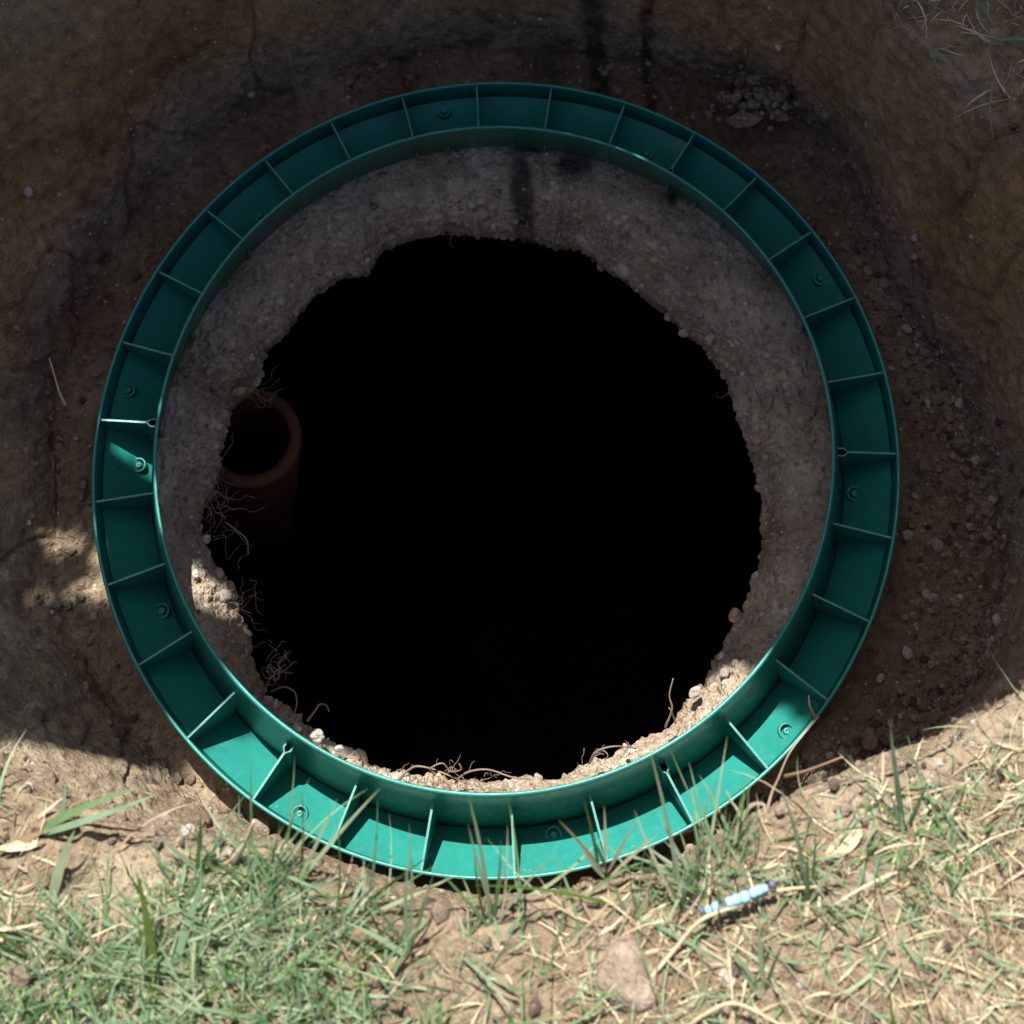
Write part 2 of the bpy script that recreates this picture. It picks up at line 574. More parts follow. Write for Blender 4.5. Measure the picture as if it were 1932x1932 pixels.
dl = (.0062 * fbm(PL, 30, 3, 23) + (.0035 + .0050 * leftness) * np.abs(fbm(PL, 95, 2, 24)) * np.clip(.6 + 1.4 * fbm(PL, 14, 2, 29), 0, 1.6) + .0022 * fbm(PL, 300, 2, 25)) * vis
dnr = np.where(LZ.ravel() < -.02, -.8, -.1)
dnz = np.where(LZ.ravel() < -.02, .6, 1.0)
rl = LR.ravel() + dnr * dl
zl = LZ.ravel() + dnz * dl
zl = np.where((rl > .308) & (zl > -.002), -.002, zl)
al = np.tile(ta, len(prof))
PL = np.stack([rl * np.cos(al), rl * np.sin(al), zl], 1)
lid = MB()
lid.add(PL, grid_faces(len(prof), NL, True).tolist(), 0)
n_main = len(PL)
LG = PL.reshape(len(prof), NL, 3)
for i in range(1500):
    a = random.randrange(NL)
    ang = ta[a]
    lf = .5 - math.cos(ang) * .5
    if random.random() > .35 + .65 * lf:
        continue
    row = random.randint(20, 92)
    p = LG[row, a]
    rad = abs(random.gauss(0, 1)) * .0019 + .0013
    if random.random() < .04:
        rad *= 1.9
    if math.hypot(p[0], p[1]) > .315 - rad:
        continue
    V, F = stone(1 if rad > .004 else 0, rad, p - np.array([0, 0, rad * .25]), .75, .5, i)
    lid.add(V, F, random.choice([1, 1, 1, 3, 0, 0, 0, 2]))
for (px, py, z, r, mm_) in ((690, 492, -.055, .0085, 1), (1048, 441, -.06, .010, 1), (600, 1387, -.02, .0085, 2), (1312, 1305, -.03, .0080, 1),
                            (1340, 640, -.045, .008, 1), (1290, 628, -.05, .007, 1), (765, 1468, -.02, .006, 2), (560, 1372, -.03, .006, 1),
                            (640, 1412, -.025, .006, 2), (1180, 1412, -.02, .005, 2), (450, 740, -.05, .008, 1), (395, 700, -.01, .006, 1),
                            (370, 1085, -.012, .006, 2), (520, 1330, -.03, .006, 1), (740, 445, -.055, .006, 1), (1368, 1270, -.03, .006, 1)):
    V, F = stone(2, r * .72, at(px, py, z), .8, .5, int(px))
    lid.add(V, F, mm_)
lido = lid.build('lid', [M_CONC, M_STONE, M_PALE, M_CLOD], tank)
lido.location = (0, 0, .006)
# dark wet streaks on the far face and organic smear
sv = np.zeros(len(lido.data.vertices))
pv = np.concatenate(lid.V)
for (px, py, sx, sy) in ((985, 372, 26, 70), (1085, 330, 40, 34), (1010, 300, 60, 12), (1265, 392, 12, 12), (590, 330, 30, 20)):
    c = at(px, py, -.03)
    e = ((pv[:, 0] - c[0]) / (sx * .00052)) ** 2 + ((pv[:, 1] - c[1]) / (sy * .0006)) ** 2
    sv = np.maximum(sv, np.exp(-e ** 2))
sv = np.clip(sv * (.8 + .5 * fbm(pv, 70, 3, 51)), 0, .85)
a_ = lido.data.attributes.new('stain', 'FLOAT', 'POINT')
a_.data.foreach_set('value', sv.astype(np.float32))
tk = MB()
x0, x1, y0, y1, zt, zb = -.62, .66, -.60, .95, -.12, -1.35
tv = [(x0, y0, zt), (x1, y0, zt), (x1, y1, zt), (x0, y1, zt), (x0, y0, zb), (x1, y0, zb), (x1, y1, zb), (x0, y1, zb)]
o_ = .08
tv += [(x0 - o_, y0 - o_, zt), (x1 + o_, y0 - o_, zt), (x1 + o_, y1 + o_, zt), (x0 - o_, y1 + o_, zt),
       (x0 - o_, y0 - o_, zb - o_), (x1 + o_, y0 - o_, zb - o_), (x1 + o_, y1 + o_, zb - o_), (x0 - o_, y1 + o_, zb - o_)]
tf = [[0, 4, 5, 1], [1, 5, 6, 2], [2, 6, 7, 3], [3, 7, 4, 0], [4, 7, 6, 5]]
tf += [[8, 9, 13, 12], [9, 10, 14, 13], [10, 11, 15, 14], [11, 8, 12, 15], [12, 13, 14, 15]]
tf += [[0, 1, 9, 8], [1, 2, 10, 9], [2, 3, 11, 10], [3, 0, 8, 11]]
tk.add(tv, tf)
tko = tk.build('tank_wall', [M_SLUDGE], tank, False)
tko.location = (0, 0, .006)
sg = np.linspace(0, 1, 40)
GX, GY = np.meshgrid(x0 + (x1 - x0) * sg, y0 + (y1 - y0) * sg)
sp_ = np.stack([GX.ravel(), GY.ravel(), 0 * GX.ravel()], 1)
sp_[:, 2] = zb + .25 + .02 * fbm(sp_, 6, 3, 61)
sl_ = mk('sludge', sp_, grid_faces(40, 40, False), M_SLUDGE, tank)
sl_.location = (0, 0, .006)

# the pipe tee inside the tank, its open top under the left of the opening
PC = at(473, 824, -.20)
pipe = thing('inlet_pipe', 'orange brown drain pipe with open round top, dim inside the dark tank', 'pipe', tuple(PC))
V, F = lathe([(.041, -.9), (.041, -.004), (.0425, 0), (.0535, 0), (.055, -.003), (.055, -.9)], 72)
mk('barrel', V, F, M_PIPE, pipe)
pipe.rotation_euler = (0, math.radians(10), 0)
bv, bf = tube(catmull([(-.05, 0, -.26), (-.15, 0, -.26), (-.29, 0, -.255)], 6), .052, .052, 40)
mk('branch', bv, bf, M_PIPE, pipe)

# ------------------------------------------------------------------ the green ring
ring = thing('riser_ring', 'green plastic riser ring with open channel and thirty radial ribs, lying around the dark hole', 'riser ring')
iw = [(.3233, .0005), (.3050, .0800), (.3032, .0825), (.3036, .0838), (.3058, .0838), (.3066, .0825), (.3075, .0800), (.3262, .0005)]
V, F = lathe(iw, 480)
mb = MB()
mb.add(V, F.tolist())
for k in range(60):
    a = math.radians(90 - 6 * k)
    if k % 2 and random.random() < .5:
        continue
    ca, sa = math.cos(a), math.sin(a)
    u, v = np.array([ca, sa, 0]), np.array([-sa, ca, 0])
    h0, h1, wd, dp = .010, .026, .0009, .0055
    ri = lambda z: .3233 - .23 * z + .0004
    pts = []
    for sgn in (-1, 1):
        for (r, z) in ((ri(h0), h0), (ri(h0) - dp, h0), (ri(h1) - dp * .6, h1), (ri(h1), h1)):
            pts.append(u * r + v * wd * sgn + np.array([0, 0, z]))
    mb.add(pts, [[0, 1, 2, 3], [7, 6, 5, 4], [0, 4, 5, 1], [1, 5, 6, 2], [2, 6, 7, 3], [3, 7, 4, 0]])
mb.build('inner_wall', [M_GREEN], ring)
V, F = lathe([(.3625, .0080), (.3645, .0590), (.3642, .0612), (.3650, .0620), (.3664, .0620), (.3672, .0612), (.3670, .0590), (.3650, .0080)], 480)
mk('outer_wall', V, F, M_GREEN, ring)
V, F = lathe([(.3255, .0012), (.3255, .0050), (.3634, .0360), (.3634, .0322)], 480)
mk('channel_floor', V, F, M_GREEN, ring, smooth=False)
FORK = {3: 1, 8: 1, 13: 1, 18: 1, 23: 1, 28: 1}
for k in range(30):
    a = math.radians(90 - 12 * k)
    ca, sa = math.cos(a), math.sin(a)
    u, v = np.array([ca, sa, 0]), np.array([-sa, ca, 0])
    rb = MB()

    def plate(rz, off0, off1, t=.0010):
        pts = []
        for sgn in (-1, 1):
            for (r, z), o in zip(rz, (off0, off0 if False else off1, off1, off0)):
                pts.append(u * r + v * (o + t * sgn * (1.25 if z < .01 else .9)) + np.array([0, 0, z]))
        rb.add(pts, [[0, 1, 2, 3], [7, 6, 5, 4], [0, 4, 5, 1], [1, 5, 6, 2], [2, 6, 7, 3], [3, 7, 4, 0]])
    zt_ = .0575
    rin = lambda z: .3262 - .235 * z - .0005
    if k in FORK:
        r1 = .3235
        plate([(r1 + .0065, .0072), (.3634, .0355), (.3655, .0595), (r1 - .0020, zt_)], 0, 0)
        for sg_ in (-1, 1):
            plate([(rin(.005), .0052), (r1 + .0040, .0070), (r1 - .0052, zt_ - .0006), (rin(zt_), zt_ - .0006)], sg_ * .0034, sg_ * .0034, .0008)
            plate([(r1 + .0035, .0064), (r1 + .0070, .0090), (r1 - .0018, zt_ - .0004), (r1 - .0055, zt_ - .0004)], sg_ * .0034, 0, .0008)
    else:
        plate([(rin(.005), .005), (.3634, .0357), (.3655, .0595), (rin(zt_), zt_)], 0, 0)
    rb.build('rib', [M_GREEN], ring, False)
for (deg, rad) in ((24.2, .3550), (60.3, .3410), (95.7, .3550), (131.6, .3400), (167.8, .3545), (179, .3361), (202.7, .3341), (239.6, .3550),
                   (275.7, .3345), (312, .3550), (349.5, .3340)):
    a = math.radians(deg)
    V1, F1 = lathe([(.0052, .0045), (.0052, .0098), (.0058, .0104), (.0066, .0104), (.0072, .0098), (.0074, .0045)], 32)
    V2, F2 = lathe([(.0002, .0045), (.0002, .0105), (.0024, .0105), (.0030, .0098), (.0032, .0045)], 24)
    c = MB()
    c.add(V1, F1.tolist())
    c.add(V2, F2.tolist())
    b = c.build('screw_boss', [M_GREEN], ring)
    b.location = (rad * math.cos(a), rad * math.sin(a), (rad - .3255) / .0379 * .031 - .003)

# ------------------------------------------------------------------ unseen leafy blocker added beyond the pit to throw the shade
L_ = (TO_SUN.x / TO_SUN.z, TO_SUN.y / TO_SUN.z)
CREST = [(-3, 2.26), (-.9, 2.25), (-.70, 2.22), (-.62, 2.198), (-.586, 2.148), (-.526, 2.035), (-.46, 1.982), (-.42, 1.955), (-.2, 1.90), (-.06, 1.86),
         (.0, 1.845), (.028, 2.02), (.045, 2.135), (.09, 2.24), (.15, 2.29), (.22, 2.26), (.35, 2.24), (3, 2.2)]  # outline fitted to the wanted shade edge
blocker = thing('sun_blocker', 'unseen leafy sun blocker added beyond the pit, shaped for the shade inside it', 'sun_blocker', (0, .95, ZG))
NLEAF = 36000
hx = RNG.uniform(-.92, .78, NLEAF)
hy = RNG.uniform(.78, 1.22, NLEAF)
zq = RNG.uniform(.05, 1, NLEAF) ** .75
hx = hx * (1.0 - .18 * zq ** 3 * RNG.random(NLEAF))
cx_ = np.array([c[0] for c in CREST])
cz_ = np.array([c[1] for c in CREST])
# slide each leaf along the sun's direction to the plane y=.75, where the outline is given
xp = hx - (hy - .75) * L_[0] / L_[1]
zc = np.interp(xp, cx_, cz_) - .02
zp = .30 + (zc - .30) * zq
hz = zp + (hy - .75) / L_[1]
hole_ = (((xp + .500) / .062) ** 2 + ((zp - 1.507) / .055) ** 2 < 1) | (((xp + .582) / .050) ** 2 + ((zp - 1.685) / .100) ** 2 < 1) | (((xp + .474) / .040) ** 2 + ((zp - 1.69) / .085) ** 2 < 1)  # gaps cut so chosen flecks of sun reach the ring and pit
hole_ |= (((xp + .638) / .016) ** 2 + ((zp - 1.75) / .06) ** 2 < 1)
hole_ |= (np.abs((zp - 1.040) - 1.04 * (xp - .026)) < .038) & (np.abs(xp - .022) < .055)
hole_ &= ~((np.abs((zp - 1.675) + .9 * (xp + .58)) < .004) & (xp < -.56))
keep = (hz > .36) & (hz < 3.4) & ~hole_
hx, hy, hz = hx[keep], hy[keep], hz[keep]
n = len(hx)
N1 = RNG.normal(size=(n, 3))
N1[:, 2] = np.abs(N1[:, 2]) + .4
N1 /= np.linalg.norm(N1, axis=1)[:, None]
A1 = np.cross(N1, RNG.normal(size=(n, 3)))
A1 /= np.linalg.norm(A1, axis=1)[:, None]
B1 = np.cross(N1, A1)
ls = RNG.uniform(.016, .027, n)[:, None]
Cn = np.stack([hx, hy, hz], 1)
quad = np.stack([Cn - A1 * ls * 1.5, Cn - B1 * ls * .75 + N1 * ls * .2, Cn + A1 * ls * 1.5, Cn + B1 * ls * .75 + N1 * ls * .2], 1).reshape(-1, 3)
fo = mk('foliage', quad - np.array([0, .95, ZG]), np.arange(n * 4).reshape(-1, 4), M_BLOCKER, blocker, False)
tk = MB()
for i in range(7):
    x = -.8 + i * .23 + random.uniform(-.05, .05)
    V, F = tube(catmull([(x, random.uniform(-.03, .03), -.08), (x + random.uniform(-.04, .04), random.uniform(-.03, .03), .5), (x + random.uniform(-.1, .1), .1, 1.1), (x + random.uniform(-.1, .1), .18, 1.7)], 5), .022, .007, 7, .1)
    mk('stem', V, F, M_ROOT, blocker)

# ------------------------------------------------------------------ grass
def blades(base, tipdir, length, width, droop, nseg=5, twist=None, curl=.18):
    """vectorised tapered curved strips; base (n,3), tipdir unit (n,3)"""
    n = len(base)
    t = np.linspace(0, 1, nseg + 1)
    side = np.cross(tipdir, np.array([0, 0, 1.0]))
    side /= np.linalg.norm(side, axis=1)[:, None] + 1e-9
    tw = RNG.uniform(-.9, .9, n) if twist is None else np.full(n, twist)
    up = np.cross(side, tipdir)
    side = side * np.cos(tw)[:, None] + up * np.sin(tw)[:, None]
    bend = RNG.uniform(-curl, curl, n)
    hor = np.cross(tipdir, np.array([0, 0, 1.0]))
    cen = base[:, None] + tipdir[:, None] * (length[:, None, None] * t[None, :, None])
    cen = cen + hor[:, None] * (bend * length)[:, None, None] * (t ** 2)[None, :, None]
    cen[:, :, 2] -= (droop * length)[:, None] * (t ** 2)[None]
    wv = width[:, None] * (np.minimum(1, .55 + 1.6 * t) * (1 - t ** 2.2) + .04)[None]
    L = cen - side[:, None] * wv[:, :, None] * .5
    R = cen + side[:, None] * wv[:, :, None] * .5
    V = np.stack([L, R], 2).reshape(-1, 3)
    m = (nseg + 1) * 2
    fb = np.array([[2 * i, 2 * i + 1, 2 * i + 3, 2 * i + 2] for i in range(nseg)])
    F = (np.arange(n)[:, None, None] * m + fb[None]).reshape(-1, 4)
    return V, F


g0 = NFL + NWL
sel_rows = np.arange(g0, g0 + NGR)
cand = PGrid[g0:g0 + NGR].reshape(-1, 3)


def pick(nwant, densf):
    got = []
    tot = 0
    while tot < nwant:
        idx = RNG.integers(0, len(cand), nwant * 3)
        p = cand[idx]
        r = np.hypot(p[:, 0], p[:, 1])
        acc = RNG.random(len(p)) < densf(p) * np.clip(r / 1.0, 0, 1)
        got.append(p[acc])
        tot += acc.sum()
    return np.concatenate(got)[:nwant]


def ss(x, a, b):
    t = np.clip((x - a) / (b - a), 0, 1)
    return t * t * (3 - 2 * t)


CLOD_P = at(1178, 1842, ZG)


def dens_green(p):
    x, y = p[:, 0], p[:, 1]
    r = np.hypot(x, y)
    a = np.degrees(np.arctan2(y, x)) % 360
    lp = np.interp(a, th, lip)
    away = ss(r - lp, .004, .05)
    patch = ss(fbm(p * np.array([1, 1, 0]), 14, 3, 71), -.25, .35)
    big = .13 + .95 * ss(-x, -.12, .12) + .55 * np.exp(-((x / .07) ** 2 + ((y + .43) / .035) ** 2)) + .26 * np.exp(-(((x - .27) / .09) ** 2 + ((y + .37) / .07) ** 2))
    big = np.where(y > .1, .08, big)
    dirt = np.maximum(np.exp(-(((x + .29) / .10) ** 2 + ((y + .34) / .05) ** 2) ** 2), np.exp(-(((x - CLOD_P[0]) / .03) ** 2 + ((y - CLOD_P[1]) / .026) ** 2) ** 3))
    return np.clip(big * (.15 + patch) * (.12 + .88 * away) * (1 - .9 * dirt), 0, 1)


def dens_dry(p):
    x, y = p[:, 0], p[:, 1]
    patch = ss(fbm(p * np.array([1, 1, 0]), 11, 3, 75), -.5, .4)
    r = np.hypot(x, y)
    a = np.degrees(np.arctan2(y, x)) % 360
    away = ss(r - np.interp(a, th, lip), .002, .03)
    return np.clip(np.where(y > .1, .3, 1) * (.35 + .5 * ss(x, -.1, .2)) * (.25 + patch) * (.3 + .7 * away) * (1 - np.exp(-(((x - CLOD_P[0]) / .03) ** 2 + ((y - CLOD_P[1]) / .026) ** 2) ** 3)), 0, 1)


def dirs(n, lo, hi, bias=(0, .25)):
    az = RNG.uniform(0, 2 * np.pi, n)
    el = np.radians(RNG.uniform(lo, hi, n))
    D = np.stack([np.cos(az) * np.cos(el) + bias[0], np.sin(az) * np.cos(el) + bias[1], np.sin(el)], 1)
    return D / np.linalg.norm(D, axis=1)[:, None]


NB = 35000
b = pick(NB, dens_green)
D = dirs(NB, 6, 55)
ln_ = (RNG.gamma(4, .0085, NB) + .010) * np.where(b[:, 0] > .12, .75, 1.0)
V, F = blades(b - np.array([0, 0, .002]), D, ln_, RNG.uniform(.0011, .0029, NB), RNG.uniform(.0, .45, NB), 5, None, .34)
mi = np.repeat(RNG.choice(4, NB, p=[.40, .28, .24, .08]), 5)
# a looser fringe rooted along the near lip
NF = 620
fa = RNG.uniform(243, 298, NF)
fi = (fa / 360 * NT).astype(int) % NT
fb_ = PGrid[g0 + RNG.integers(1, 9, NF), fi]
clump = ss(fbm(fb_, 22, 2, 91), -.1, .35)
kp = RNG.random(NF) < clump
fb_ = fb_[kp]
nf = len(fb_)
D2 = dirs(nf, 15, 75, (0, .35))
V2, F2 = blades(fb_ - np.array([0, 0, .002]), D2, RNG.gamma(5, .0095, nf) + .012, RNG.uniform(.0012, .0030, nf), RNG.uniform(0, .4, nf))
mi = np.concatenate([mi, np.repeat(RNG.choice(4, nf, p=[.3, .3, .32, .08]), 5)])
F = np.concatenate([F, F2 + len(V)])
V = np.concatenate([V, V2])
tag(mk('grass', V, F, [M_G1, M_G2, M_G3, M_G4], None, True, mi), kind='stuff')
NB = 57000
b = pick(NB, dens_dry)
D = dirs(NB, -4, 30, (0, 0))
ln_ = RNG.gamma(2.4, .0095, NB) + .003
V, F = blades(b + np.array([0, 0, .0012]), D, ln_, RNG.gamma(3, .00032, NB) + .0003, RNG.uniform(.0, .3, NB), 4, None, .55)
mi = np.repeat(RNG.choice(3, NB, p=[.40, .40, .20]), 4)
tag(mk('dry_grass', V, F, [M_S1, M_S2, M_G3], None, True, mi), kind='stuff')


def tuft(label, items, group=None, name='grass_tuft', cat='grass tuft'):
    """items: (base px, base py, base z, tip px, tip py, tip z, width mm, material index)"""
    base0 = at(items[0][0], items[0][1], items[0][2])
    o_ = thing(name, label, cat, tuple(base0), group)
    for (bx, by, bz, tx, ty, tz, wmm, mi_) in items:
        p0, p1 = at(bx, by, bz) - base0, at(tx, ty, tz) - base0
        L = np.linalg.norm(p1 - p0)
        dvec = (p1 - p0) / L
        V, F = blades(p0[None] - dvec[None] * .004, dvec[None], np.array([L + .004]), np.array([wmm * .001]), np.array([.06]), 9, twist=random.uniform(-.4, .4))
        mk('blade', V, F, [M_G1, M_G2, M_G3, M_G4, M_S1, M_S2][mi_], o_)
    return o_


Z = ZG
GT = 'grass tufts along the near lip of the pit'
tuft('sprawling green weed with two long pointed blades over bare sunlit dirt at left', [
    (60, 1575, Z, 250, 1452, Z + .03, 6, 1), (70, 1575, Z, 296, 1518, Z + .04, 5, 0), (110, 1560, Z, 133, 1470, Z + .03, 4, 2),
    (70, 1545, Z, 125, 1495, Z + .015, 2.5, 4), (100, 1690, Z, 118, 1560, Z + .03, 8, 2), (0, 1605, Z, 90, 1560, Z + .01, 7, 5)], GT)
tuft('single broad dark olive grass blade standing upright, darkest blade in the lawn', [
    (292, 1900, Z, 292, 1640, Z + .06, 8, 3), (280, 1880, Z, 270, 1730, Z + .04, 4, 3)], GT)
tuft('broad pale green grass blade leaning right beside the dark olive blade', [(305, 1870, Z, 398, 1655, Z + .03, 8, 0), (300, 1850, Z, 345, 1770, Z + .02, 4, 2)], GT)
tuft('tuft with tall thin upright blade crossing the ring at bottom centre', [
    (925, 1745, Z, 912, 1498, Z + .10, 3.2, 2), (935, 1730, Z, 868, 1560, Z + .07, 3, 2), (930, 1735, Z, 962, 1590, Z + .07, 3, 1),
    (915, 1740, Z, 880, 1610, Z + .05, 2.4, 3), (940, 1740, Z, 1030, 1590, Z + .06, 2.2, 2), (945, 1735, Z, 975, 1560, Z + .07, 2, 4), (920, 1745, Z, 830, 1640, Z + .03, 3, 1)], GT)
tuft('tuft with long pale blade rising right over the corner of a ring cell', [
    (1290, 1720, Z, 1243, 1390, Z + .12, 3.2, 2), (1285, 1720, Z, 1180, 1540, Z + .08, 2.6, 4), (1280, 1715, Z, 1320, 1600, Z + .05, 3, 0), (1292, 1725, Z, 1235, 1590, Z + .05, 2.4, 1)], GT)
tuft('leaning pale tuft whose longest blade reaches the inner rim at lower left', [
    (560, 1670, Z, 708, 1475, Z + .09, 3.6, 2), (560, 1668, Z, 640, 1510, Z + .07, 3, 2), (555, 1668, Z, 520, 1600, Z + .04, 3, 1),
    (565, 1665, Z, 590, 1490, Z + .06, 2, 3), (540, 1670, Z, 470, 1600, Z + .03, 3, 0), (548, 1680, Z, 620, 1610, Z + .03, 3, 1)], GT)
tuft('short bushy tuft of brown and green blades under the bright right-hand cells', [
    (1130, 1640, Z, 1110, 1500, Z + .06, 2.6, 3), (1135, 1640, Z, 1060, 1540, Z + .05, 2.6, 5), (1140, 1640, Z, 1150, 1520, Z + .05, 2.4, 4),
    (1150, 1640, Z, 1200, 1545, Z + .05, 2.6, 4), (1145, 1645, Z, 1120, 1560, Z + .05, 2.4, 1), (1160, 1645, Z, 1235, 1570, Z + .04, 2.6, 4), (1135, 1650, Z, 1085, 1600, Z + .03, 3, 2)], GT)
tuft('upright green tuft with one curved blade over the dark right corner of the pit', [
    (1705, 1560, Z, 1672, 1368, Z + .09, 4.5, 0), (1710, 1560, Z, 1640, 1510, Z + .03, 3, 1), (1712, 1562, Z, 1760, 1470, Z + .05, 3.4, 1),
    (1708, 1570, Z, 1730, 1530, Z + .03, 4, 0), (1700, 1575, Z, 1690, 1480, Z + .05, 3, 2), (1715, 1575, Z, 1800, 1560, Z + .02, 4, 1)], GT)
tuft('slim green tuft standing between the pit lip and the pale blue beads', [
    (1525, 1690, Z, 1500, 1480, Z + .08, 3.6, 0), (1530, 1690, Z, 1545, 1560, Z + .06, 3, 1), (1520, 1695, Z, 1475, 1600, Z + .04, 3, 1),
    (1528, 1700, Z, 1585, 1610, Z + .04, 3, 2), (1522, 1705, Z, 1528, 1600, Z + .05, 3.4, 1)], GT)
tuft('small three bladed green tuft on the bare dirt left of the ring', [
    (372, 1640, Z, 388, 1535, Z + .06, 4, 1), (370, 1640, Z, 300, 1572, Z + .03, 3.4, 2), (372, 1642, Z, 430, 1560, Z + .04, 3, 0), (375, 1650, Z, 372, 1570, Z + .04, 4, 1)], GT)
tuft('blue green tuft growing from the middle of the lawn below the ring', [
    (770, 1790, Z, 745, 1600, Z + .08, 3, 2), (765, 1790, Z, 690, 1660, Z + .05, 3, 0), (775, 1790, Z, 820, 1650, Z + .06, 3, 1), (770, 1800, Z, 800, 1560, Z + .09, 2.2, 2), (760, 1800, Z, 660, 1720, Z + .03, 4, 2)], GT)
tuft('yellow green tuft in dry grass right of the brown clod', [
    (1440, 1860, Z, 1425, 1730, Z + .05, 4, 2), (1435, 1870, Z, 1395, 1790, Z + .03, 4, 2), (1445, 1865, Z, 1470, 1770, Z + .04, 3.6, 1), (1430, 1875, Z, 1360, 1770, Z + .03, 4, 2)], GT)
tuft('dark grass sprig at the shaded top left corner of the pit', [(25, -20, .20, 38, 48, .18, 3, 0), (20, -20, .20, 8, 20, .19, 3, 4), (150, -10, .18, 180, 62, .15, 2.4, 3)])

# ------------------------------------------------------------------ loose soil
def scatter(name, pts, radf, mats, wts, sub=0, sink=.3, extra=()):
    m = MB()
    for i, p in enumerate(extra):
        V, F = stone(0, random.uniform(.0006, .0016), p, .6, .35, 900 + i)
        m.add(V, F, 0)
    for i, p in enumerate(pts):
        r = radf()
        V, F = stone(sub, r, np.asarray(p) + np.array([0, 0, r * (.6 - sink)]), random.uniform(.55, .9), .35, i)
        m.add(V, F, random.choices(range(len(mats)), wts)[0])
    o = m.build(name, mats, None, False)
    return tag(o, kind='stuff')


pts, ring_pts = [], []
for i in range(70):
    a = random.uniform(0, 2 * math.pi)
    r = random.choice([random.uniform(.330, .361), .3605, .3600])
    ring_pts.append((r * math.cos(a), r * math.sin(a), (r - .3255) / .0379 * .031 + .0045))
for i in range(7600):
    a = random.choices(['right', 'all', 'lawn'], [.34, .22, .44])[0]
    if a == 'right':
        q = int(random.gauss(345, 26) % 360 / 360 * NT)
        row = int(random.triangular(14, NFL + 22, NFL - 8))
    elif a == 'all':
        q = random.randrange(NT)
        row = int(random.triangular(16, NFL + 60, NFL))
    else:
        q = int((random.uniform(205, 345) / 360) * NT)
        row = random.randint(g0 - 30, g0 + 75)
    p = PGrid[row, q]
    if math.hypot(p[0], p[1]) < .3775:
        continue
    pts.append(p)
scatter('loose_soil', pts, lambda: .0008 + random.expovariate(1 / .0012) if random.random() < .975 else random.uniform(.004, .007), [M_CLOD, M_DARKCLOD, M_STONE, M_SOIL], [.6, .12, .08, .2], extra=ring_pts)


def lump(name, label, cat, px, py, z, rad, m_, flat=.7, seed=1, group=None, rough=.35):
    p = at(px, py, z)
    V, F = stone(2, rad, (0, 0, 0), flat, rough, seed)
    V = V + .06 * rad * fbm(V / rad, 5, 3, seed)[:, None] * (V / rad)
    o = mk(name, V, F, m_)
    o.location = tuple(p + np.array([0, 0, rad * flat * .4]))
    return tag(o, label, cat, group)


lump('clod', 'large pale brown round clod of dry earth in the grass, beside the bent straw stalk', 'clod', 1178, 1838, Z - .001, .0235, M_TAN, .45, 3)
lump('pebble', 'small pale grey pebble on shaded dirt left of the ring', 'pebble', 178, 1163, .015, .0042, M_STONE, .7, 5)
lump('pebble', 'pinkish oval pebble stuck on the right edge of the broken concrete', 'pebble', 1387, 1161, -.012, .0068, M_PINK, .8, 6)
lump('pebble', 'bright cream pebble in the dry grass right of the brown clod', 'pebble', 1372, 1845, Z, .0065, M_PALE, .5, 8, None, .15)
lump('pebble', 'white pebble on the dirt beside the small three bladed tuft', 'pebble', 352, 1567, Z - .02, .0045, M_PALE, .7, 9)
lump('pebble', 'pinkish grey flat pebble among twigs at the shaded top right corner', 'pebble', 1878, 45, Z - .03, .0125, M_STONE, .5, 10)
lump('clod', 'brown clod at the foot of the shaded pit wall right of the ring', 'clod', 1742, 876, .012, .0075, M_CLOD, .7, 11)
lump('clod', 'flat clod on the crumbly pit floor at lower right', 'clod', 1640, 1395, .02, .010, M_CLOD, .6, 12)
# the crumbling lump of earth on the far right wall
p = at(1425, 190, .045)
m = MB()
for i in range(110):
    q = np.array([random.gauss(0, .018), random.gauss(0, .010), random.gauss(-.002, .008)])
    V, F = stone(1, random.uniform(.002, .0058), q, .8, .5, 100 + i)
    m.add(V, F)
o = m.build('clod', [M_CLOD], None, False)
o.location = tuple(p)
tag(o, 'crumbling cluster of earth with leaf scraps above the ring, at upper right', 'clod')


def leafpiece(name, label, px, py, z, L, W, rot, m_, curl=.25, cat='dead leaf'):
    t = np.linspace(-1, 1, 13)
    s = np.linspace(-1, 1, 7)
    T, Sx = np.meshgrid(t, s, indexing='ij')
    wv = (1 - np.abs(T) ** 2.2) * W
    X, Y = T * L, Sx * wv
    Zc = curl * L * (T ** 2) * .5 + curl * (Y ** 2) / W * .9 + .0012 * np.sin(T * 9 + Sx * 4)
    P = np.stack([X, Y, Zc], -1).reshape(-1, 3)
    Fb = grid_faces(13, 7, False).tolist()
    top_ = P + np.array([0, 0, .0004])
    m = MB()
    m.add(np.concatenate([P, top_]), [f[::-1] for f in Fb] + [[i + len(P) for i in f] for f in Fb])
    o = m.build(name, [m_])
    o.location = tuple(at(px, py, z) + np.array([0, 0, .003]))
    o.rotation_euler = (random.uniform(-.2, .2), random.uniform(-.2, .2), rot)
    return tag(o, label, cat)


leafpiece('dead_leaf', 'bright cream strip of dead leaf under the weed at left edge', 42, 1597, Z, .018, .0035, .05, M_S1)
leafpiece('dead_leaf', 'curled pale dead leaf in the dry grass at right', 1592, 1468 + 125, Z, .017, .006, .5, M_S1, .5)
leafpiece('dead_leaf', 'narrow white dead leaf right of the curled pale one', 1668, 1612 - 10, Z, .014, .003, .1, M_S1, .3)
leafpiece('dead_leaf', 'brown curled leaf scrap lying under the crumbling cluster of earth', 1400, 232, .035, .020, .008, .1, M_S2, .6)
leafpiece('dead_leaf', 'small grey leaf scrap right of the crumbling cluster of earth', 1468, 222, .035, .012, .006, -.6, M_S2, .6)


